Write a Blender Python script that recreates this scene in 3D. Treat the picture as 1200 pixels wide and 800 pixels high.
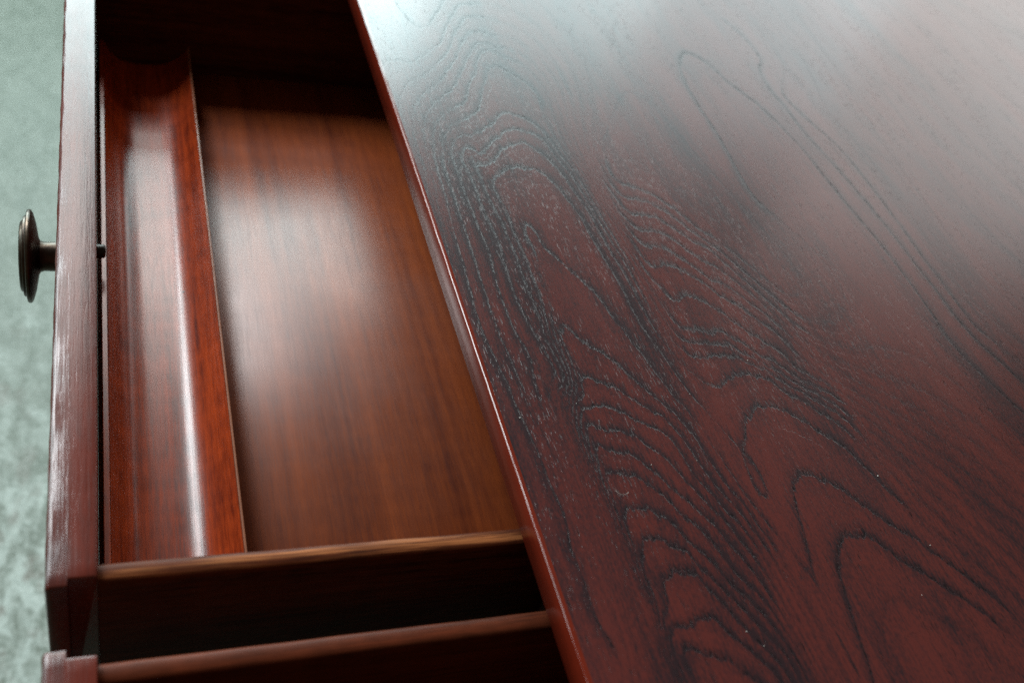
import bpy, bmesh, math, random
import numpy as np
from mathutils import Vector, Matrix

for o in list(bpy.data.objects):
    bpy.data.objects.remove(o)
SC = bpy.context.scene
C = SC.collection
S = 0.35            # metres per unit: the camera stands 0.35 m above the tabletop
ZT = 0.76           # height of the tabletop above the floor
ZC = ZT + S         # height of the camera


def W(x, y, z):
    """units measured from the camera -> metres in the room"""
    return Vector((x * S, y * S, z * S + ZC))


# ------------------------------------------------------------------ camera
cam = bpy.data.cameras.new('camera')
co = bpy.data.objects.new('camera', cam)
C.objects.link(co)
cx = Vector((0.92633085, -0.2678152, 0.26492674))      # camera right
cy = -Vector((-0.00958273, -0.71978731, -0.69412852))  # camera up
cz = -Vector((0.37658908, 0.64045393, -0.66932759))    # camera backwards
m = Matrix((cx, cy, cz)).transposed().to_4x4()
m.translation = (0, 0, ZC)
co.matrix_world = m
cam.sensor_width = 36.0
cam.lens = 36.0 * 1178.96 / 1200.0
cam.clip_start = 0.02
cam.clip_end = 100
cam.dof.use_dof = True
cam.dof.focus_distance = 1.50 * S
cam.dof.aperture_fstop = 7.0
SC.camera = co

# ------------------------------------------------------------------ light
world = bpy.data.worlds.new('World')
SC.world = world
world.use_nodes = True
world.node_tree.nodes['Background'].inputs['Color'].default_value = (1.0, 0.72, 0.52, 1)
world.node_tree.nodes['Background'].inputs['Strength'].default_value = 0.13
SC.view_settings.view_transform = 'Standard'
SC.view_settings.look = 'None'
SC.view_settings.exposure = 0.0
SC.view_settings.gamma = 1.0
SC.cycles.use_denoising = False


def window_light(name, centre, target, sx, sy, power, col):
    l = bpy.data.lights.new(name, 'AREA')
    l.shape = 'RECTANGLE'
    l.size, l.size_y = sx, sy
    l.energy = power
    l.color = col
    o = bpy.data.objects.new(name, l)
    C.objects.link(o)
    o.location = centre
    o.rotation_euler = (Vector(target) - Vector(centre)).to_track_quat('-Z', 'Y').to_euler()
    return o


def far_wall_light(name, x0, x1, z0, z1, y, radiance, col):
    """an upright window in the far wall, facing the desk; heights above the tabletop"""
    a = (x1 - x0) * (z1 - z0)
    o = window_light(name, ((x0 + x1) / 2, y, ZT + (z0 + z1) / 2), ((x0 + x1) / 2, 0, ZT + (z0 + z1) / 2),
                     x1 - x0, z1 - z0, radiance * a * math.pi, col)
    return o


DAY = (0.76, 0.98, 1.0)
WARM = (1.0, 0.96, 0.92)
# tall windows ahead and to the left of the view with lower, wider ones to the right, all in the wall beyond the desk
far_wall_light('window_light', -2.4, -0.95, 1.75, 4.0, 3.0, 32.0, (0.9, 0.98, 1.0))
far_wall_light('window_light', -0.9, 1.00, 0.10, 1.50, 3.0, 14.0, DAY)
far_wall_light('window_light', -0.7, 0.60, 1.75, 2.60, 3.0, 12.0, WARM)
far_wall_light('window_light', 1.02, 1.80, 0.10, 1.45, 3.0, 5.5, DAY)
far_wall_light('window_light', 1.80, 2.80, 0.10, 1.60, 3.0, 3.2, (0.85, 0.98, 1.0))
far_wall_light('window_light', 2.80, 5.20, 0.10, 2.20, 3.0, 2.3, (0.95, 0.98, 0.97))
# window in the wall to the left of the desk
window_light('window_light', (-2.4, 2.1, ZT + 1.0), (0.2, 0.3, ZT), 1.5, 1.1, 12.0 * 1.65 * math.pi, DAY)

# ------------------------------------------------------------------ materials
def new_mat(name):
    m = bpy.data.materials.new(name)
    m.use_nodes = True
    nt = m.node_tree
    return m, nt, nt.nodes['Principled BSDF']


class G:
    """small node-graph writer"""
    def __init__(self, nt):
        self.nt = nt

    def n(self, t, **kw):
        nd = self.nt.nodes.new(t)
        for k, v in kw.items():
            setattr(nd, k, v)
        return nd

    def link(self, a, b):
        self.nt.links.new(a, b)

    def put(self, sock, v):
        if isinstance(v, bpy.types.NodeSocket):
            self.link(v, sock)
        else:
            sock.default_value = v

    def math(self, op, a, b=None, c=None, clamp=False):
        nd = self.n('ShaderNodeMath', operation=op, use_clamp=clamp)
        self.put(nd.inputs[0], a)
        if b is not None:
            self.put(nd.inputs[1], b)
        if c is not None:
            self.put(nd.inputs[2], c)
        return nd.outputs[0]

    def noise(self, vec, scale=1.0, detail=3.0, rough=0.55, dist=0.0):
        nd = self.n('ShaderNodeTexNoise')
        self.link(vec, nd.inputs['Vector'])
        nd.inputs['Scale'].default_value = scale
        nd.inputs['Detail'].default_value = detail
        nd.inputs['Roughness'].default_value = rough
        nd.inputs['Distortion'].default_value = dist
        return nd.outputs['Fac']

    def mapping(self, vec, scale, loc=(0, 0, 0)):
        nd = self.n('ShaderNodeMapping')
        self.link(vec, nd.inputs['Vector'])
        nd.inputs['Scale'].default_value = scale
        nd.inputs['Location'].default_value = loc
        return nd.outputs[0]

    def ramp(self, f, lo, hi, a=0.0, b=1.0):
        nd = self.n('ShaderNodeMapRange', interpolation_type='SMOOTHSTEP')
        self.link(f, nd.inputs[0])
        for i, v in zip((1, 2, 3, 4), (lo, hi, a, b)):
            nd.inputs[i].default_value = v
        return nd.outputs[0]

    def mix(self, f, a, b, blend='MIX'):
        nd = self.n('ShaderNodeMix', data_type='RGBA', blend_type=blend)
        self.put(nd.inputs[0], f)
        for s, v in ((nd.inputs[6], a), (nd.inputs[7], b)):
            self.put(s, v if isinstance(v, bpy.types.NodeSocket) else tuple(v) + (1,))
        return nd.outputs[2]

    def bump(self, h, strength, dist):
        nd = self.n('ShaderNodeBump')
        nd.inputs['Strength'].default_value = strength
        nd.inputs['Distance'].default_value = dist
        self.link(h, nd.inputs['Height'])
        return nd.outputs[0]


def wood(name, axis, light, dark, rough=0.3, streak=1.0, figure=1.0, bump=0.5, pits=0.0, seed=0.0, coat=0.0, worn=None, ridges=0.0, spec=0.5, depth=0.00007):
    """straight-grained stained wood; axis 0/1/2 is the direction of the grain"""
    mt, nt, p = new_mat(name)
    g = G(nt)
    tc = g.n('ShaderNodeTexCoord').outputs['Object']

    def stretched(across, along, off):
        s = [across] * 3
        s[axis] = along
        return g.mapping(tc, s, (off + seed, off * 0.7, off * 1.3))
    bands = g.noise(stretched(38, 1.6, 3), 1, 4, 0.6, 0.4)            # broad colour bands
    rings = g.noise(stretched(190, 5, 11), 1, 3, 0.6, 0.2)            # growth lines
    fibre = g.noise(stretched(1100, 40, 23), 1, 3, 0.65)               # fibres and pores
    med = g.noise(stretched(430, 75, 53), 1, 3, 0.65)                 # flecks
    cross = [30] * 3
    cross[axis] = 95
    curl = g.noise(g.mapping(tc, cross, (seed, 2, 5)), 1, 3, 0.5)      # slight curl across the grain
    blot = g.noise(tc, 17, 4, 0.6)
    f = g.math('MULTIPLY', g.math('SUBTRACT', bands, 0.5), 1.5)
    f = g.math('ADD', f, g.math('MULTIPLY', g.math('SUBTRACT', rings, 0.5), 0.95 * streak))
    f = g.math('ADD', f, g.math('MULTIPLY', g.math('SUBTRACT', fibre, 0.5), 0.85 * streak))
    f = g.math('ADD', f, g.math('MULTIPLY', g.math('SUBTRACT', curl, 0.5), 0.5 * figure))
    f = g.math('ADD', f, g.math('MULTIPLY', g.math('SUBTRACT', blot, 0.5), 0.5 * figure))
    f = g.math('ADD', f, g.math('MULTIPLY', g.math('SUBTRACT', med, 0.5), 0.7 * streak))
    f = g.math('ADD', f, 0.45, clamp=True)
    col = g.mix(f, light, dark)
    if worn is not None:                                              # lacquer rubbed through along the top arris
        z = g.n('ShaderNodeSeparateXYZ')
        g.link(tc, z.inputs[0])
        k = g.ramp(g.math('ADD', z.outputs[2], g.math('MULTIPLY', g.math('SUBTRACT', g.noise(stretched(420, 12, 31), 1, 4, 0.65), 0.5), 0.0042)), worn[0], worn[1])
        col = g.mix(g.math('MULTIPLY', k, 0.85), col, worn[2])
    h = g.math('ADD', g.math('MULTIPLY', fibre, 0.5), g.math('MULTIPLY', rings, 0.6))
    if ridges:
        rd = g.noise(stretched(900, 14, 41), 1, 3, 0.6, 0.3)
        h = g.math('ADD', h, g.math('MULTIPLY', rd, ridges))
        dash = g.noise(stretched(800, 75, 47), 1, 2, 0.5)
        h = g.math('ADD', h, g.math('MULTIPLY', g.ramp(dash, 0.52, 0.70), -0.22 * ridges))
    if pits:
        v = g.n('ShaderNodeTexVoronoi')
        g.link(tc, v.inputs['Vector'])
        v.inputs['Scale'].default_value = 62
        ok = g.math('GREATER_THAN', g.n('ShaderNodeSeparateColor').outputs[0], 0.5)
        sep = ok.node.inputs[0].links[0].from_node
        g.link(v.outputs['Color'], sep.inputs[0])
        ok.node.inputs[1].default_value = 1 - pits
        pit = g.math('MULTIPLY', g.math('LESS_THAN', v.outputs['Distance'], 0.055), ok)
        col = g.mix(pit, col, (0.006, 0.003, 0.002))
    g.link(col, p.inputs['Base Color'])
    r = g.math('ADD', g.math('MULTIPLY', g.math('SUBTRACT', blot, 0.5), 0.16), rough)
    r = g.math('ADD', r, g.math('MULTIPLY', g.math('SUBTRACT', fibre, 0.5), 0.12))
    g.link(r, p.inputs['Roughness'])
    p.inputs['Specular IOR Level'].default_value = spec
    p.inputs['Coat Weight'].default_value = coat
    p.inputs['Coat Roughness'].default_value = 0.16
    g.link(g.bump(h, bump, depth), p.inputs['Normal'])
    return mt


def ash_veneer(name):
    """open-pored ash veneer: ring lines follow the mesh attribute 'ring' = (ring number, d/dx, d/dy per metre)"""
    mt, nt, p = new_mat(name)
    g = G(nt)
    tc = g.n('ShaderNodeTexCoord').outputs['Object']
    at = g.n('ShaderNodeAttribute', attribute_name='ring')
    sp = g.n('ShaderNodeSeparateXYZ')
    g.link(at.outputs['Vector'], sp.inputs[0])
    f, fx, fy = sp.outputs
    # the lines wander by about a millimetre along the grain
    wob = g.math('SUBTRACT', g.noise(g.mapping(tc, (190, 22, 1)), 1, 3, 0.6), 0.5)
    wob2 = g.math('SUBTRACT', g.noise(g.mapping(tc, (620, 50, 1), (4, 9, 0)), 1, 2, 0.6), 0.5)
    dy = g.math('ADD', g.math('MULTIPLY', wob, 0.0105), g.math('MULTIPLY', wob2, 0.0045))
    dx = g.math('MULTIPLY', g.math('SUBTRACT', g.noise(g.mapping(tc, (60, 60, 1), (7, 1, 0)), 1, 3, 0.6), 0.5), 0.0016)
    f2 = g.math('ADD', f, g.math('ADD', g.math('MULTIPLY', fy, dy), g.math('MULTIPLY', fx, dx)))
    grad = g.math('SQRT', g.math('ADD', g.math('MULTIPLY', fx, fx), g.math('MULTIPLY', fy, fy)))
    grad = g.math('MAXIMUM', grad, 18.0)
    # distance above the line towards the late wood (0..1), sharp below, soft above
    fr = g.math('FRACT', g.math('ADD', f2, 0.30))
    d = g.math('SUBTRACT', fr, 0.30)
    dm = g.math('DIVIDE', d, grad)                       # metres from the line
    steep = g.math('ABSOLUTE', g.math('DIVIDE', fy, grad))   # 1 at the arch tops, 0 on the legs
    vw = g.ramp(g.noise(g.mapping(tc, (16, 9, 1), (2, 3, 0)), 1, 3, 0.6), 0.28, 0.72, 0.30, 1.35)
    wid = g.math('MULTIPLY', g.math('ADD', g.math('MULTIPLY', g.math('POWER', steep, 2.5), 0.0036), 0.0011), vw)
    xyz = g.n('ShaderNodeSeparateXYZ')
    g.link(tc, xyz.inputs[0])
    wid = g.math('MULTIPLY', wid, g.ramp(xyz.outputs[0], 0.25, 0.42, 1.0, 2.1))     # slower growth rings towards the rear are broader
    up = g.math('SUBTRACT', 1.0, g.math('DIVIDE', dm, wid), clamp=True)
    lo = g.math('ADD', 1.0, g.math('DIVIDE', dm, 0.0006), clamp=True)
    band = g.math('MULTIPLY', up, lo)
    crowd = g.math('DIVIDE', 0.35, g.math('MULTIPLY', wid, grad))
    band = g.math('MULTIPLY', band, g.math('MINIMUM', crowd, 1.0))
    # faint secondary bands halfway between
    fr2 = g.math('SUBTRACT', g.math('FRACT', g.math('ADD', g.math('MULTIPLY', f2, 1.0), 0.85)), 0.5)
    thin = g.math('SUBTRACT', 1.0, g.math('DIVIDE', g.math('ABSOLUTE', g.math('DIVIDE', fr2, grad)), 0.0006), clamp=True)
    thin = g.math('MULTIPLY', thin, g.ramp(g.noise(g.mapping(tc, (22, 7, 1), (12, 3, 0)), 1, 3, 0.6), 0.48, 0.66, 0.0, 0.75))
    # pores: short dashes along the grain
    p1 = g.noise(g.mapping(tc, (900, 250, 1)), 1, 2, 0.55)
    p2 = g.noise(g.mapping(tc, (1300, 150, 1), (3, 8, 0)), 1, 2, 0.55)
    dash = g.math('MAXIMUM', g.ramp(p1, 0.52, 0.61), g.ramp(p2, 0.53, 0.63))
    loose = g.math('MULTIPLY', g.ramp(p2, 0.60, 0.72), g.ramp(g.noise(g.mapping(tc, (90, 9, 1), (1, 6, 0)), 1, 3, 0.6), 0.40, 0.60))
    fig = g.n('ShaderNodeAttribute', attribute_name='figure').outputs['Fac']
    fig = g.ramp(fig, 0.05, 0.6, 0.26, 1.0)
    band = g.math('MULTIPLY', band, fig)
    thin = g.math('MULTIPLY', thin, g.math('ADD', g.math('MULTIPLY', fig, 0.6), 0.3))
    lines = g.math('MAXIMUM', band, thin)
    pore = g.math('MULTIPLY', lines, g.math('ADD', g.math('MULTIPLY', dash, 0.86), 0.14))
    pore = g.math('MAXIMUM', pore, g.math('MULTIPLY', loose, 0.8), clamp=True)
    # stain: red where the late wood is clean, purple-brown in bands along the grain
    b1 = g.noise(g.mapping(tc, (42, 3.2, 1)), 1, 4, 0.6, 0.3)
    b2 = g.noise(g.mapping(tc, (16, 5.0, 1), (5, 2, 0)), 1, 4, 0.6, 0.5)
    fine = g.noise(g.mapping(tc, (620, 42, 1), (9, 2, 0)), 1, 4, 0.7)
    speck = g.noise(g.mapping(tc, (1100, 420, 1), (2, 2, 0)), 1, 2, 0.6)
    late = g.ramp(fr, 0.3, 1.0)
    t = g.math('ADD', g.math('MULTIPLY', g.math('SUBTRACT', b1, 0.5), 1.7), g.math('MULTIPLY', g.math('SUBTRACT', b2, 0.5), 1.5))
    t = g.math('ADD', t, g.math('MULTIPLY', g.math('SUBTRACT', fine, 0.5), 1.6))
    t = g.math('ADD', t, g.math('MULTIPLY', g.math('SUBTRACT', speck, 0.5), 1.7))
    halo = g.math('MULTIPLY', g.math('POWER', g.math('SUBTRACT', 1.0, g.math('DIVIDE', dm, 0.0075), clamp=True), 2.0), g.math('ADD', 1.0, g.math('DIVIDE', dm, 0.0012), clamp=True))
    t = g.math('ADD', t, g.math('MULTIPLY', g.math('MULTIPLY', g.math('MULTIPLY', halo, fig), g.math('MINIMUM', g.math('MULTIPLY', crowd, 1.3), 1.0)), 0.75))
    t = g.math('ADD', g.math('ADD', t, g.math('MULTIPLY', late, -0.15)), 0.45, clamp=True)
    col = g.mix(t, COL_RED, COL_PURPLE)
    col = g.mix(g.math('MULTIPLY', pore, 0.93), col, COL_PORE)
    g.link(col, p.inputs['Base Color'])
    smudge = g.noise(g.mapping(tc, (9, 6, 1), (3, 3, 0)), 1, 5, 0.65)
    r = g.math('ADD', g.math('MULTIPLY', pore, 0.10), g.math('ADD', TOP_ROUGH, g.math('MULTIPLY', g.math('SUBTRACT', smudge, 0.5), 0.10)))
    g.link(r, p.inputs['Roughness'])
    g.link(g.math('SUBTRACT', TOP_SPEC, g.math('MULTIPLY', pore, 0.75 * TOP_SPEC)), p.inputs['Specular IOR Level'])
    h = g.math('ADD', g.math('MULTIPLY', pore, -1.0), g.math('MULTIPLY', fine, 0.10))
    h = g.math('ADD', h, g.math('MULTIPLY', b1, 0.15))
    g.link(g.bump(h, 0.6, 0.00016), p.inputs['Normal'])
    return mt


COL_RED = (0.068, 0.0128, 0.0108)
COL_PURPLE = (0.0155, 0.0076, 0.0098)
COL_PORE = (0.0025, 0.0022, 0.0030)
TOP_ROUGH, TOP_SPEC = 0.25, 0.5

M_TOP = ash_veneer('ash_veneer')
M_EDGE = wood('edge_wood', 1, (0.115, 0.012, 0.005), (0.045, 0.006, 0.003), spec=0.45, rough=0.17, streak=0.8, bump=0.25)
M_FRONT = wood('front_wood', 1, (0.100, 0.0145, 0.0080), (0.028, 0.0055, 0.0040), rough=0.26, streak=1.0, spec=0.38, bump=1.0, ridges=1.0, depth=0.00012)
M_SIDE = wood('side_wood', 0, (0.090, 0.022, 0.008), (0.026, 0.007, 0.004), spec=0.05, rough=0.45, streak=1.8, bump=0.4,
              worn=(ZC - 1.0768 * S, ZC - 1.0728 * S, (0.33, 0.115, 0.040)))
M_SIDE_DARK = wood('second_side_wood', 0, (0.110, 0.024, 0.010), (0.030, 0.008, 0.004), spec=0.05, rough=0.42, streak=1.1, bump=0.4)
M_BACK = wood('dark_side_wood', 0, (0.060, 0.018, 0.008), (0.022, 0.007, 0.004), rough=0.45, streak=1.0, bump=0.4)
M_BOTTOM = wood('bottom_wood', 1, (0.205, 0.041, 0.0075), (0.070, 0.0105, 0.0024), rough=0.36, streak=0.9, figure=0.7, bump=0.25, pits=0.03)
M_TRAY = wood('tray_wood', 1, (0.33, 0.042, 0.008), (0.095, 0.010, 0.003), rough=0.25, streak=1.6, figure=1.2, bump=0.45, pits=0.16)
M_LIP = wood('lip_wood', 1, (0.26, 0.10, 0.055), (0.12, 0.04, 0.022), rough=0.3, streak=0.7)
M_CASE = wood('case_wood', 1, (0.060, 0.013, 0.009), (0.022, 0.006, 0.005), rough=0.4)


def brass():
    mt, nt, p = new_mat('aged_bronze')
    g = G(nt)
    tc = g.n('ShaderNodeTexCoord').outputs['Object']
    a = g.noise(tc, 70, 5, 0.65)
    b = g.noise(tc, 420, 3, 0.6)
    g.link(g.mix(g.ramp(a, 0.35, 0.7), (0.085, 0.062, 0.044), (0.030, 0.024, 0.020)), p.inputs['Base Color'])
    p.inputs['Metallic'].default_value = 0.9
    g.link(g.math('ADD', g.math('MULTIPLY', b, 0.2), 0.24), p.inputs['Roughness'])
    g.link(g.bump(b, 0.15, 0.0003), p.inputs['Normal'])
    return mt


def steel():
    mt, nt, p = new_mat('dull_steel')
    g = G(nt)
    tc = g.n('ShaderNodeTexCoord').outputs['Object']
    g.link(g.mix(g.noise(tc, 300, 3), (0.05, 0.045, 0.04), (0.015, 0.013, 0.012)), p.inputs['Base Color'])
    p.inputs['Metallic'].default_value = 0.8
    p.inputs['Roughness'].default_value = 0.4
    return mt


def concrete():
    mt, nt, p = new_mat('painted_concrete')
    g = G(nt)
    tc = g.n('ShaderNodeTexCoord').outputs['Object']
    # the green paint is intact towards the wall and worn through to pale concrete in a patch beside the desk
    dv = g.n('ShaderNodeVectorMath', operation='DISTANCE')
    g.link(tc, dv.inputs[0])
    dv.inputs[1].default_value = (-0.15, 0.55, 0.0)
    big = g.noise(tc, 7, 5, 0.6, 0.6)
    mid = g.noise(g.mapping(tc, (34, 17, 1)), 1, 5, 0.65, 0.8)
    small = g.noise(g.mapping(tc, (95, 60, 1), (3, 1, 0)), 1, 4, 0.65, 0.5)
    fine = g.noise(tc, 170, 4, 0.7)
    near = g.math('ADD', dv.outputs['Value'], g.math('MULTIPLY', g.math('SUBTRACT', big, 0.5), 0.9))
    near = g.ramp(near, 0.15, 0.62, 1.0, 0.0)
    col = g.mix(g.ramp(mid, 0.36, 0.64), FLOOR_A, FLOOR_B)
    worn_ = g.math('MULTIPLY', g.ramp(mid, 0.40, 0.58), g.math('ADD', g.math('MULTIPLY', near, 0.92), 0.08))
    col = g.mix(worn_, col, FLOOR_C)
    spots = g.math('MULTIPLY', g.ramp(g.noise(g.mapping(tc, (26, 15, 1), (3, 1, 0)), 1, 5, 0.6), 0.52, 0.64), near)
    col = g.mix(g.math('MULTIPLY', spots, 0.95), col, FLOOR_D)
    pale = g.math('MULTIPLY', g.ramp(small, 0.55, 0.68), near)
    col = g.mix(g.math('MULTIPLY', pale, 0.7), col, FLOOR_C)
    col = g.mix(g.math('MULTIPLY', g.math('SUBTRACT', fine, 0.4), 0.6), col, (0.05, 0.06, 0.055))
    g.link(col, p.inputs['Base Color'])
    g.link(g.ramp(fine, 0.3, 0.7, 0.45, 0.7), p.inputs['Roughness'])
    g.link(g.bump(fine, 0.3, 0.002), p.inputs['Normal'])
    return mt


FLOOR_A = (0.060, 0.076, 0.052)
FLOOR_B = (0.078, 0.093, 0.067)
FLOOR_C = (0.225, 0.255, 0.225)
FLOOR_D = (0.070, 0.062, 0.042)
M_KNOB = brass()
M_STEEL = steel()
M_FLOOR = concrete()


# ------------------------------------------------------------------ builders
def link(name, me, parent=None, mat=None):
    o = bpy.data.objects.new(name, me)
    C.objects.link(o)
    if parent is not None:
        o.parent = parent
        root = parent
        off = Vector((0, 0, 0))
        while root is not None:
            off += root.location
            root = root.parent
        me.transform(Matrix.Translation(-off))
        # keep the object's own origin at the room's origin so that material coordinates stay in room metres
        me.transform(Matrix.Translation(off))
        o.location = -off
    if mat is not None:
        me.materials.append(mat)
    return o


def empty(name, loc, parent=None):
    o = bpy.data.objects.new(name, None)
    C.objects.link(o)
    o.empty_display_size = 0.05
    if parent is not None:
        o.parent = parent
        o.location = Vector(loc) - parent.location
    else:
        o.location = loc
    return o


def box_bm(x0, x1, y0, y1, z0, z1, bev=0.002, seg=2, seed=None, wear=0.0):
    """a board between the given unit coordinates, its edges rounded by bev units"""
    bm = bmesh.new()
    r = bmesh.ops.create_cube(bm, size=1)
    for v in r['verts']:
        p = W(x0 if v.co.x < 0 else x1, y0 if v.co.y < 0 else y1, z0 if v.co.z < 0 else z1)
        v.co = p
    if bev:
        bmesh.ops.bevel(bm, geom=bm.edges[:], offset=bev * S, segments=seg, profile=0.5, affect='EDGES')
    return bm


def finish(bm, name, mat, parent=None, smooth=True, angle=50):
    me = bpy.data.meshes.new(name)
    bmesh.ops.recalc_face_normals(bm, faces=bm.faces[:])
    bm.to_mesh(me)
    bm.free()
    if smooth:
        me.polygons.foreach_set('use_smooth', [True] * len(me.polygons))
        me.set_sharp_from_angle(angle=math.radians(angle))
    return link(name, me, parent, mat)


def board(name, mat, parent, x0, x1, y0, y1, z0, z1, bev=0.003, seg=3):
    return finish(box_bm(x0, x1, y0, y1, z0, z1, bev, seg), name, mat, parent)


def sweep_y(name, profile, ys, mat, parent, closed=True, angle=35, jitter=None):
    """sweeps an outline in the x-z plane along y"""
    bm = bmesh.new()
    rows = []
    for j, y in enumerate(ys):
        row = []
        for i, (x, z) in enumerate(profile):
            dx, dz = jitter(i, x, y, z) if jitter else (0, 0)
            row.append(bm.verts.new(W(x + dx, y, z + dz)))
        rows.append(row)
    n = len(profile)
    for a, b in zip(rows, rows[1:]):
        for i in range(n if closed else n - 1):
            k = (i + 1) % n
            bm.faces.new((a[i], a[k], b[k], b[i]))
    bm.faces.new(rows[0])
    bm.faces.new(list(reversed(rows[-1])))
    return finish(bm, name, mat, parent, angle=angle)


def sweep_x(name, profile, xs, mat, parent, jitter=None, angle=35):
    """sweeps an outline in the y-z plane along x"""
    bm = bmesh.new()
    rows = []
    for x in xs:
        row = []
        for i, (y, z) in enumerate(profile):
            dy, dz = jitter(i, x, y, z) if jitter else (0, 0)
            row.append(bm.verts.new(W(x, y + dy, z + dz)))
        rows.append(row)
    n = len(profile)
    for a, b in zip(rows, rows[1:]):
        for i in range(n):
            k = (i + 1) % n
            bm.faces.new((a[i], a[k], b[k], b[i]))
    bm.faces.new(rows[0])
    bm.faces.new(list(reversed(rows[-1])))
    return finish(bm, name, mat, parent, angle=angle)


# ------------------------------------------------------------------ floor
bm = bmesh.new()
bmesh.ops.create_grid(bm, x_segments=1, y_segments=1, size=6)
flo = finish(bm, 'floor', M_FLOOR, None, smooth=False)
flo['kind'] = 'structure'
flo['label'] = 'worn grey-green concrete floor under the desk'

# ------------------------------------------------------------------ the desk
X0, X1 = 0.500, 3.45          # front and rear edge of the top
Y0, Y1 = -1.70, 3.75          # its two ends
ZB = -1.045                   # underside of the top
desk = empty('desk', W(1.9, 1.0, 0) * 1.0)
desk.location = (1.9 * S, 1.0 * S, 0)
desk['label'] = 'dark red-brown wooden desk with open drawers and a figured ash veneer top'
desk['category'] = 'desk'

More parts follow.
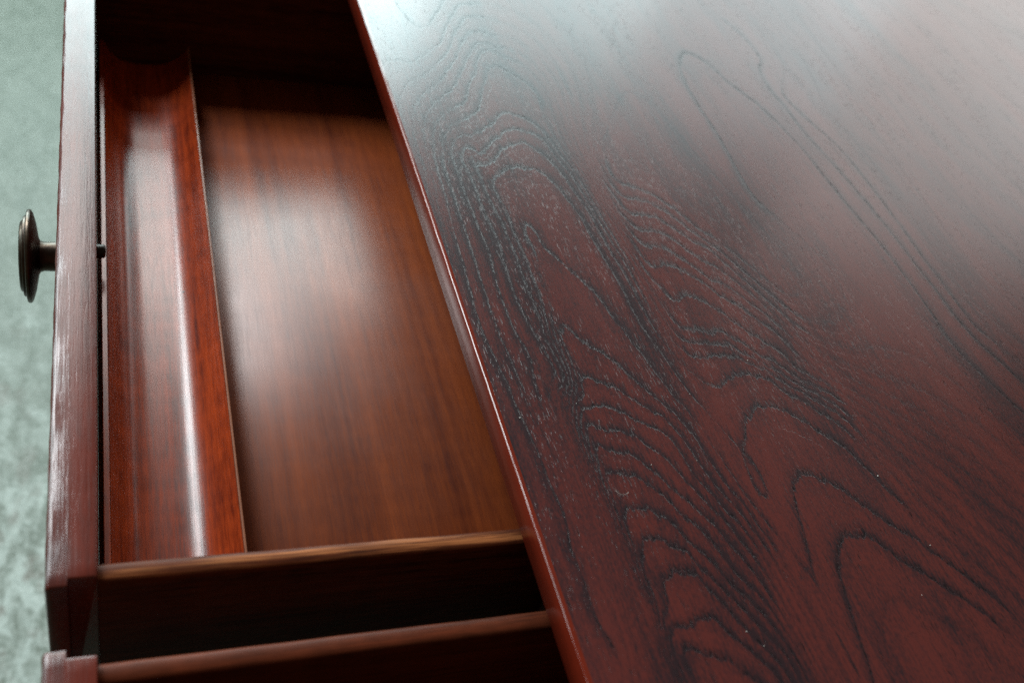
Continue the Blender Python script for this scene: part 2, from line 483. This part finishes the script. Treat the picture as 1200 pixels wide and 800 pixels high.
# growth rings of the veneer, measured on the tabletop: (x, y in thousandths of a unit, ring number)
GRAIN = [(620,454,0), (650,473,0), (675,480,0), (699,471,0), (711,452,0), (728,429,0), (742,402,0), (636,500,1), (642,524,1), (653,543,1),
(678,548,1), (695,542,1), (705,522,1), (719,495,1), (728,468,1), (745,434,1), (757,405,1), (624,550,2), (628,569,2), (640,594,2), (664,597,2),
(685,586,2), (702,564,2), (714,540,2), (727,514,2), (743,487,2), (757,453,2), (770,423,2), (626,632,3), (642,644,3), (663,649,3), (678,637,3),
(696,619,3), (707,591,3), (725,566,3), (740,524,3), (625,697,4), (640,707,4), (668,703,4), (684,686,4), (698,670,4), (710,645,4), (727,616,4),
(743,578,4), (755,534,4), (626,741,5), (654,744,5), (673,741,5), (691,718,5), (704,702,5), (721,668,5), (736,643,5), (755,610,5), (771,568,5),
(783,531,5), (624,780,6), (651,781,6), (693,774,6), (702,762,6), (718,742,6), (735,711,6), (751,677,6), (775,618,6), (789,576,6), (630,817,7),
(656,824,7), (682,819,7), (703,801,7), (731,784,7), (752,767,7), (763,694,7), (783,635,7), (647,877,8), (660,881,8), (677,870,8), (693,868,8),
(708,850,8), (725,829,8), (746,812,8), (770,766,8), (781,704,8), (803,640,8), (645,964,9), (674,964,9), (696,933,9), (712,919,9), (730,888,9),
(747,857,9), (761,831,9), (792,761,9), (805,680,9), (823,610,9), (658,1213,10), (681,1181,10), (694,1146,10), (706,1126,10), (723,1095,10),
(740,1055,10), (741,1060,10), (749,1006,10), (761,968,10), (773,922,10), (783,865,10), (636,1335,11), (673,1381,11), (713,1391,11), (744,1381,11),
(760,1351,11), (772,1297,11), (781,1227,11), (786,1160,11), (794,1076,11), (792,1050,11), (795,987,11), (808,917,11), (819,855,11), (615,1407,12),
(621,1340,12), (626,1230,12), (627,1139,12), (627,1078,12), (620,1078,12), (624,997,12), (624,921,12), (625,882,12), (637,1394,12), (688,1450,12),
(733,1472,12), (756,1448,12), (782,1391,12), (791,1341,12), (804,1257,12), (806,1161,12), (812,1061,12), (601,1375,13), (600,1257,13), (602,1149,13),
(601,992,13), (635,1422,13), (701,1495,13), (741,1514,13), (783,1477,13), (804,1380,13), (813,1258,13), (821,1145,13), (581,1373,14), (579,1256,14),
(581,1148,14), (573,993,14), (576,888,14), (671,1512,14), (695,1536,14), (746,1560,14), (780,1526,14), (799,1445,14), (557,1371,15), (553,1254,15),
(551,1147,15), (547,993,15), (550,906,15), (646,1547,15), (700,1653,15), (725,1711,15), (754,1734,15), (789,1706,15), (816,1640,15), (643,1586,16),
(701,1707,16), (738,1794,16), (760,1807,16), (791,1779,16), (529,1146,16), (521,993,16), (530,889,16), (535,810,16), (634,1636,17), (685,1736,17),
(721,1804,17), (750,1824,17), (771,1813,17), (641,1705,18), (693,1803,18), (726,1860,18), (759,1875,18), (650,1762,19), (691,1853,19), (732,1923,19),
(766,1939,19), (662,1830,20), (702,1916,20), (743,1985,20), (771,1996,20), (518,1885,20), (524,1605,19), (522,1368,17.8), (500,1086,17.3),
(498,843,17.3), (499,697,17.3), (499,581,17.3), (502,488,17.3), (539,707,16), (538,602,16), (538,495,16), (572,733,14.5), (572,624,14.5),
(569,502,14.5), (566,436,14.5), (600,703,9.5), (597,608,9.5), (596,511,9.5), (588,433,9.5), (565,1895,20.5), (575,1764,20.5), (874,374,9),
(887,436,9), (905,503,9), (927,552,9), (948,575,9), (973,577,9), (992,568,9), (1009,548,9), (1035,514,9), (1064,485,9), (1104,437,9), (855,377,10),
(854,433,10), (864,487,10), (879,553,10), (894,614,10), (910,656,10), (934,678,10), (958,677,10), (985,655,10), (1009,628,10), (1037,592,10),
(1067,561,10), (1091,522,10), (1135,463,10), (850,650,11), (864,739,11), (899,794,11), (940,816,11), (963,806,11), (982,790,11), (1011,762,11),
(1053,699,11), (1073,642,11), (872,855,12), (908,873,12), (944,878,12), (976,864,12), (1013,825,12), (863,918,13), (899,924,13), (944,913,13),
(978,890,13), (1009,850,13), (1069,792,13), (865,948,14), (910,947,14), (955,923,14), (987,896,14), (1030,856,14), (1076,804,14), (867,978,15),
(915,970,15), (954,956,15), (986,916,15), (1033,862,15), (872,1057,16), (902,1058,16), (932,1046,16), (965,1009,16), (995,967,16), (1031,920,16),
(864,1146,17), (900,1134,17), (933,1115,17), (957,1090,17), (1005,1027,17), (1048,960,17), (873,1194,18), (909,1181,18), (934,1155,18), (966,1110,18),
(879,1236,19), (911,1223,19), (945,1204,19), (987,1143,19), (878,1286,20), (919,1270,20), (955,1239,20), (1006,1185,20), (1043,1105,20),
(880,1345,21), (923,1318,21), (963,1284,21), (1013,1199,21), (1057,1112,21), (1104,1015,21), (889,1385,22), (934,1346,22), (972,1307,22),
(1010,1242,22), (1190,1332,21), (1200,1508,21), (1205,1680,21), (1232,1831,21), (1299,1865,21), (1327,1776,21), (1378,1646,21), (1402,1522,21),
(1407,1374,21), (1417,1214,21), (1412,989,21), (1471,2051,22), (1481,1893,22), (1444,1706,22), (1445,1557,22), (1462,1393,22), (1469,1229,22),
(1468,1068,22), (1467,1727,23), (1509,1549,23), (1512,1382,23), (1501,1179,23), (1494,988,23), (1407,966,21), (1413,907,21), (1426,849,21),
(1448,780,21), (1467,981,22), (1481,913,22), (1500,854,22), (1028,1463,22.4), (1037,1556,22.4), (1278,1768,20.65), (1258,1631,20.65),
(1238,1376,20.65), (661,1295,10.5), (693,1286,10.5), (724,1214,10.5), (745,1122,10.5), (660,1089,9.5), (677,1026,9.5)]
gp = np.array(GRAIN, float)
q = gp[:, :2] / 1000.0 * (1, 0.45)
d = np.linalg.norm(q[:, None] - q[None], axis=2)
K = np.where(d > 0, d * d * np.log(d + 1e-12), 0) + 3e-5 * np.eye(len(q))
Pm = np.c_[np.ones(len(q)), q]
wts = np.linalg.solve(np.block([[K, Pm], [Pm.T, np.zeros((3, 3))]]), np.r_[gp[:, 2], 0, 0, 0])


def ring(X):
    """ring number and its slope at positions X (units)"""
    X = X * (1, 0.45)
    val = np.empty(len(X))
    gx = np.empty(len(X))
    gy = np.empty(len(X))
    for i in range(0, len(X), 4000):
        D = X[i:i + 4000, None] - q[None]
        d2 = (D ** 2).sum(2) + 1e-12
        lg = 0.5 * np.log(d2)
        val[i:i + 4000] = (d2 * lg) @ wts[:-3] + wts[-3] + X[i:i + 4000] @ wts[-2:]
        t = 2 * lg + 1
        gx[i:i + 4000] = (t * D[:, :, 0]) @ wts[:-3] + wts[-2]
        gy[i:i + 4000] = ((t * D[:, :, 1]) @ wts[:-3] + wts[-1]) * 0.45
    return val, gx / S, gy / S


XL = X0 + 0.007               # the veneer begins behind the lipping
xs = np.concatenate([np.arange(XL, 1.9, 0.010), np.arange(1.9, X1, 0.05), [X1]])
ys = np.concatenate([np.arange(Y0, 0.2, 0.06), np.arange(0.2, 2.6, 0.012), np.arange(2.6, Y1, 0.05), [Y1]])
nx, ny = len(xs), len(ys)
GX, GY = np.meshgrid(xs, ys)
top_xy = np.stack([GX.ravel(), GY.ravel()], 1)
val, gx, gy = ring(top_xy)
# how clearly a growth line shows: full near the measured lines, fading away from them
gi = [k for k in range(len(gp) - 1) if gp[k, 2] == gp[k + 1, 2] and gp[k, 2] == round(gp[k, 2])
      and np.hypot(*(gp[k + 1, :2] - gp[k, :2])) < 420]
A_ = gp[gi, :2] / 1000.0 / (0.014, 0.050)
B_ = gp[[k + 1 for k in gi], :2] / 1000.0 / (0.014, 0.050)
ab = B_ - A_
abl = (ab ** 2).sum(1)
show = np.zeros(len(top_xy))
near = (top_xy[:, 0] < 1.9) & (top_xy[:, 1] > 0.2) & (top_xy[:, 1] < 2.6)
near_i = np.nonzero(near)[0]
for i in range(0, len(near_i), 3000):
    sel = near_i[i:i + 3000]
    P_ = top_xy[sel] / (0.014, 0.050)
    ap = P_[:, None] - A_[None]
    t_ = np.clip((ap * ab[None]).sum(2) / abl[None], 0, 1)
    dd = ((ap - t_[:, :, None] * ab[None]) ** 2).sum(2).min(1)
    show[sel] = np.exp(-dd)
verts = np.zeros((nx * ny + 4, 3))
verts[:-4, 0] = top_xy[:, 0] * S
verts[:-4, 1] = top_xy[:, 1] * S
verts[:-4, 2] = ZT
corner = [(XL, Y0), (X1, Y0), (X1, Y1), (XL, Y1)]
for k, (a, b) in enumerate(corner):
    verts[nx * ny + k] = (a * S, b * S, ZC + ZB * S)
idx = np.arange(nx * ny).reshape(ny, nx)
faces = np.stack([idx[:-1, :-1], idx[:-1, 1:], idx[1:, 1:], idx[1:, :-1]], 2).reshape(-1, 4).tolist()
b0 = nx * ny
faces.append([b0 + 3, b0 + 2, b0 + 1, b0])
faces.append(idx[0, ::-1].tolist() + [b0, b0 + 1])
faces.append(idx[-1, :].tolist() + [b0 + 2, b0 + 3])
faces.append(idx[:, 0].tolist() + [b0 + 3, b0])
faces.append(idx[::-1, -1].tolist() + [b0 + 1, b0 + 2])
me = bpy.data.meshes.new('tabletop')
me.from_pydata(verts.tolist(), [], faces)
att = me.attributes.new('ring', 'FLOAT_VECTOR', 'POINT')
av = np.zeros((nx * ny + 4, 3), np.float32)
av[:-4] = np.stack([val, gx, gy], 1)
for k in range(4):
    av[nx * ny + k] = (0.5, 400, 5)
att.data.foreach_set('vector', av.ravel())
att2 = me.attributes.new('figure', 'FLOAT', 'POINT')
att2.data.foreach_set('value', np.concatenate([show, np.zeros(4)]).astype(np.float32))
me.update()
top = link('tabletop', me, desk, M_TOP)

# solid lipping along the front edge of the top, its upper arris eased
r = 0.0030
prof = [(XL, ZB), (X0 + 0.002, ZB), (X0, ZB + 0.002)]
prof += [(X0 + r - r * math.cos(t), -1.0 - r + r * math.sin(t)) for t in np.linspace(0, math.pi / 2, 6)]
prof += [(XL, -1.0)]


def nick(i, x, y, z):
    if 2 < i < len(prof) - 1:
        w = math.sin(y * 41) * math.sin(y * 97 + 1) * math.sin(y * 13 + 2)
        return (0.0007 * w, -0.0007 * w)
    return (0, 0)


sweep_y('edge_band', prof, np.arange(Y0, Y1 + 0.01, 0.02), M_EDGE, desk, angle=60, jitter=nick)

# the case under the top
ZBOT = -1.38                  # bottom of the case
FX = 0.575                    # face of the case
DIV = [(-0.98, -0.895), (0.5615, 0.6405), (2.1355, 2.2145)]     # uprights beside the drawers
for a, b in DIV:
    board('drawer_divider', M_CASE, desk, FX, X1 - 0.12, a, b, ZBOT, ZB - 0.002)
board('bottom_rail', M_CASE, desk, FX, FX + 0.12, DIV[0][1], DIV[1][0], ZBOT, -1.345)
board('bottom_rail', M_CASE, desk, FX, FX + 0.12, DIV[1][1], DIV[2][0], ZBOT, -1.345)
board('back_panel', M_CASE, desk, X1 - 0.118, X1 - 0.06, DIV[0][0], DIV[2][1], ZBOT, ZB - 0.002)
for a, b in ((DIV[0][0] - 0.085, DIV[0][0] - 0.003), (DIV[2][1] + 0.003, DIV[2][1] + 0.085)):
    board('shading_end_panel', M_CASE, desk, FX, X1 - 0.06, a, b, -ZC / S + 0.001, ZB - 0.002)  # unseen ends, carried down to the floor to block light under the desk


# ------------------------------------------------------------------ drawers
XF0, XF1 = -0.0625, -0.0085   # outer and inner face of the drawer front
ZF = -1.060                   # top of the front
ZS = -1.075                   # top of the sides
ZBT = -1.300                  # top of the bottom board
ZLO = -1.350                  # lower edge of front and sides
XBK = 1.65                    # back of the drawer box
rnd = random.Random(4)


def drawer_front(parent, y0, y1):
    """face board: its outer layer is a little longer than the inner one at both ends; eased edges"""
    lip = 0.0095
    xm = XF0 + 0.0235
    e = 0.0030
    prof = [(XF0 + e * 0.3, ZLO), (XF0, ZLO + e), (XF0, ZF - 0.0060)]
    prof += [(XF0 + 0.0065 - 0.0065 * math.cos(t), ZF - 0.0065 + 0.0065 * math.sin(t)) for t in np.linspace(0.12, math.pi / 2, 6)]
    prof += [(xm - 0.0006, ZF + 0.0003)]
    k = len(prof) - 1                       # last point of the outer layer on top
    prof += [(xm, ZF + 0.0003), (XF1 - e, ZF), (XF1 - e * 0.3, ZF - e * 0.3), (XF1, ZF - e), (XF1, ZLO), (xm, ZLO), (xm - 0.0006, ZLO)]
    m_ = len(prof)
    outer = list(range(0, k + 1)) + [m_ - 1]
    inner = list(range(k + 1, m_ - 1))

    def wav(i, y):
        if 2 <= i <= 8:
            return (0.0006 * math.sin(y * 31 + i) * math.sin(y * 83), 0.0004 * math.sin(y * 57 + 2 * i) * math.sin(y * 23))
        return (0, 0)
    inset = [0.0, 0.0012, 0.0035]
    span = np.linspace(0.02, y1 - y0 - 0.02, int((y1 - y0) / 0.015))
    bm = bmesh.new()
    rows = []
    ts = inset + span.tolist() + [y1 - y0 - v for v in reversed(inset)]
    for n_, t in enumerate(ts):
        near_end = min(n_, len(ts) - 1 - n_)
        drop = (0.0026, 0.0009, 0.0)[near_end] if near_end < 3 else 0.0
        row = []
        for i, (x, z) in enumerate(prof):
            y = y0 + t
            if i in inner:
                y = y0 + lip + (y1 - y0 - 2 * lip) * t / (y1 - y0)
                if near_end < 3:
                    y = (y0 + lip + t) if n_ < 3 else (y1 - lip - (y1 - y0 - t))
            dx, dz = wav(i, y)
            if z > ZF - 0.02:
                dz -= drop
            if 1 <= i <= 4:
                dx += drop
            row.append(bm.verts.new(W(x + dx, y, z + dz)))
        rows.append(row)
    for a, b in zip(rows, rows[1:]):
        for i in range(m_):
            bm.faces.new((a[i], a[(i + 1) % m_], b[(i + 1) % m_], b[i]))
    for row in (rows[0], rows[-1]):
        bm.faces.new([row[i] for i in outer])
        bm.faces.new([row[i] for i in inner])
        bm.faces.new((row[k], row[k + 1], row[m_ - 2], row[m_ - 1]))
    return finish(bm, 'drawer_front', M_FRONT, parent, angle=40)


def drawer_side(parent, y0, y1, mat):
    c = (y0 + y1) / 2
    h = (y1 - y0) / 2
    prof = [(y0, ZLO + 0.004), (y0, ZS - 0.0085)]
    prof += [(c - h * math.cos(t), ZS - 0.0075 + 0.0075 * math.sin(t) ** 0.8) for t in np.linspace(0.25, math.pi - 0.25, 9)]
    prof += [(y1, ZS - 0.0085), (y1, ZLO + 0.004)]
    ph = rnd.uniform(0, 6)

    def wav(i, x, y, z):
        return (0, 0.0006 * math.sin(x * 17 + ph) * math.sin(x * 41)) if 1 < i < 11 else (0, 0)
    return sweep_x('side_panel', prof, np.arange(XF1 + 0.0003, XBK, 0.02), mat, parent, wav, angle=40)


def lathe_x(name, prof, centre, mat, parent, seg=64, angle=28):
    """turned piece about an axis along x: prof lists (x, radius)"""
    bm = bmesh.new()
    rows = []
    for x, rr in prof:
        rows.append([bm.verts.new(W(x, centre[0] + max(rr, 1e-4) * math.cos(2 * math.pi * k / seg), centre[1] + max(rr, 1e-4) * math.sin(2 * math.pi * k / seg))) for k in range(seg)])
    for a, b in zip(rows, rows[1:]):
        for k in range(seg):
            bm.faces.new((a[k], a[(k + 1) % seg], b[(k + 1) % seg], b[k]))
    bm.faces.new(rows[0])
    bm.faces.new(rows[-1])
    return finish(bm, name, mat, parent, angle=angle)


YK, ZK = 1.350, -1.200


def drawer(y0, y1, label, knob_y, side):
    """box between the outer faces of its sides y0 and y1; it is pulled out of the case"""
    d_ = empty('drawer', W(XF0, (y0 + y1) / 2, ZLO), desk)
    d_['label'] = label
    t = 0.0265
    drawer_front(d_, y0 - 0.0115, y1 + 0.0115)
    drawer_side(d_, y0, y0 + t, side)
    drawer_side(d_, y1 - t, y1, side)
    board('bottom_panel', M_BOTTOM, d_, XF1 + 0.0003, XBK - 0.02, y0 + t + 0.0003, y1 - t - 0.0003, ZBT - 0.018, ZBT, 0.001, 1)
    board('back_board', M_BACK, d_, XBK - 0.0195, XBK + 0.006, y0 + t + 0.0003, y1 - t - 0.0003, ZLO + 0.004, ZS - 0.02, 0.003)
    if knob_y is not None:
        k = [(XF0 + 0.001, 0.0265), (XF0 - 0.003, 0.0265), (XF0 - 0.006, 0.0242), (XF0 - 0.024, 0.0235), (XF0 - 0.0300, 0.0255), (XF0 - 0.0325, 0.0310),
             (XF0 - 0.0365, 0.056), (XF0 - 0.0405, 0.0705), (XF0 - 0.0430, 0.0750), (XF0 - 0.0450, 0.0757), (XF0 - 0.0478, 0.0752), (XF0 - 0.0490, 0.0735),
             (XF0 - 0.0495, 0.0668), (XF0 - 0.0503, 0.0655), (XF0 - 0.0530, 0.0652), (XF0 - 0.0541, 0.0640), (XF0 - 0.0546, 0.0585),
             (XF0 - 0.0575, 0.0570), (XF0 - 0.0590, 0.0545), (XF0 - 0.0596, 0.048), (XF0 - 0.0600, 0.0)]
        lathe_x('knob', k, (knob_y, ZK), M_KNOB, d_)
        b = [(XF1 - 0.001, 0.0115), (XF1 + 0.0110, 0.0115), (XF1 + 0.0140, 0.0090), (XF1 + 0.0145, 0.0)]
        lathe_x('bolt', b, (knob_y + 0.016, ZK + 0.0), M_STEEL, d_, seg=24)
    return d_


YA0, YA1 = 0.6585, 2.1255     # first drawer, outer faces of its sides
drawer(YA0, YA1, 'open drawer with a coved pencil tray behind its knob', YK, M_SIDE)
YB1 = 0.5610
drawer(YB1 - (YA1 - YA0), YB1, 'second open drawer beside the first, only its side and front corner showing', YB1 - (YA1 - YK), M_SIDE_DARK)

# ------------------------------------------------------------------ pencil tray lying in the first drawer
ty0, ty1 = YA0 + 0.0262, YA1 - 0.0262
tr = empty('pencil_tray', W(0.1, (ty0 + ty1) / 2, ZBT))
tr['label'] = 'glossy red-brown coved pencil tray lying inside the open drawer behind its knob'
tr['category'] = 'pencil tray'
TX0, TX1 = -0.0015, 0.1840
ZR = -1.240                   # top of rail and lip
ys_t = np.arange(ty0, ty1, 0.02).tolist() + [ty1]
# thin rail against the drawer front
rail = [(TX0, ZBT + 0.0005), (TX0, ZR - 0.001), (TX0 + 0.001, ZR), (TX0 + 0.0078, ZR), (TX0 + 0.0088, ZR - 0.001), (TX0 + 0.0088, ZBT + 0.0005)]
sweep_y('rail', rail, ys_t, M_TRAY, tr, angle=40)
# the coved trough
ca, cb = TX0 + 0.0095, TX1 - 0.0045
cv = [(ca, ZBT + 0.0006)]
for u in np.linspace(-1, 1, 65):
    uu = u
    z = -1.290 + 0.0480 * abs(uu) ** (2.7 if uu > 0 else 4.0)
    cv.append((ca + (cb - ca) * (u + 1) / 2, z))
cv.append((cb, ZBT + 0.0006))
sweep_y('trough', cv, ys_t, M_TRAY, tr, angle=40)
# thin upright lip on the far side of the trough
lp = [(cb + 0.0002, ZBT + 0.0006), (cb + 0.0002, ZR + 0.0005), (cb + 0.0009, ZR + 0.0022), (cb + 0.0034, ZR + 0.0022), (cb + 0.0043, ZR + 0.001), (cb + 0.0043, ZBT + 0.0006)]
sweep_y('lip', lp, ys_t, M_LIP, tr, angle=60)

# ------------------------------------------------------------------ dust on the tabletop
bm = bmesh.new()
rd = random.Random(11)
for k in range(22):
    x, y = rd.uniform(0.52, 1.3), rd.uniform(0.35, 1.6)
    s_ = rd.choice((0.0008, 0.0009, 0.0011, 0.0015)) * rd.uniform(0.6, 1.0)
    mtx = Matrix.Translation(W(x, y, -1 + s_ * 0.45)) @ Matrix.Rotation(rd.uniform(0, 6.28), 4, 'Z') @ Matrix.Diagonal((s_ * S * rd.uniform(0.7, 1.6), s_ * S, s_ * S * 0.6, 1))
    bmesh.ops.create_icosphere(bm, subdivisions=1, radius=1.0, matrix=mtx)
for k in range(2):           # short curled fibres
    x, y = rd.uniform(0.6, 1.2), rd.uniform(0.5, 1.3)
    a0, rr = rd.uniform(0, 6.28), rd.uniform(0.006, 0.012)
    prev = None
    for t in np.linspace(0, rd.uniform(1.2, 2.4), 9):
        c = W(x + rr * math.cos(a0 + t), y + rr * math.sin(a0 + t), -0.9985)
        w = 0.00008
        cur = [bm.verts.new(c + Vector((w * math.cos(a0 + t + b), w * math.sin(a0 + t + b), w * s2))) for b, s2 in ((0, 0), (math.pi / 2, 1), (math.pi, 0), (0, -1))]
        if prev:
            for i in range(4):
                bm.faces.new((prev[i], prev[(i + 1) % 4], cur[(i + 1) % 4], cur[i]))
        prev = cur
dm_, dnt, dp = new_mat('dust')
dp.inputs['Base Color'].default_value = (0.45, 0.42, 0.38, 1)
dp.inputs['Roughness'].default_value = 0.9
du = finish(bm, 'dust', dm_, None)
du['kind'] = 'stuff'
du['label'] = 'fine dust specks and short fibres on the desktop'
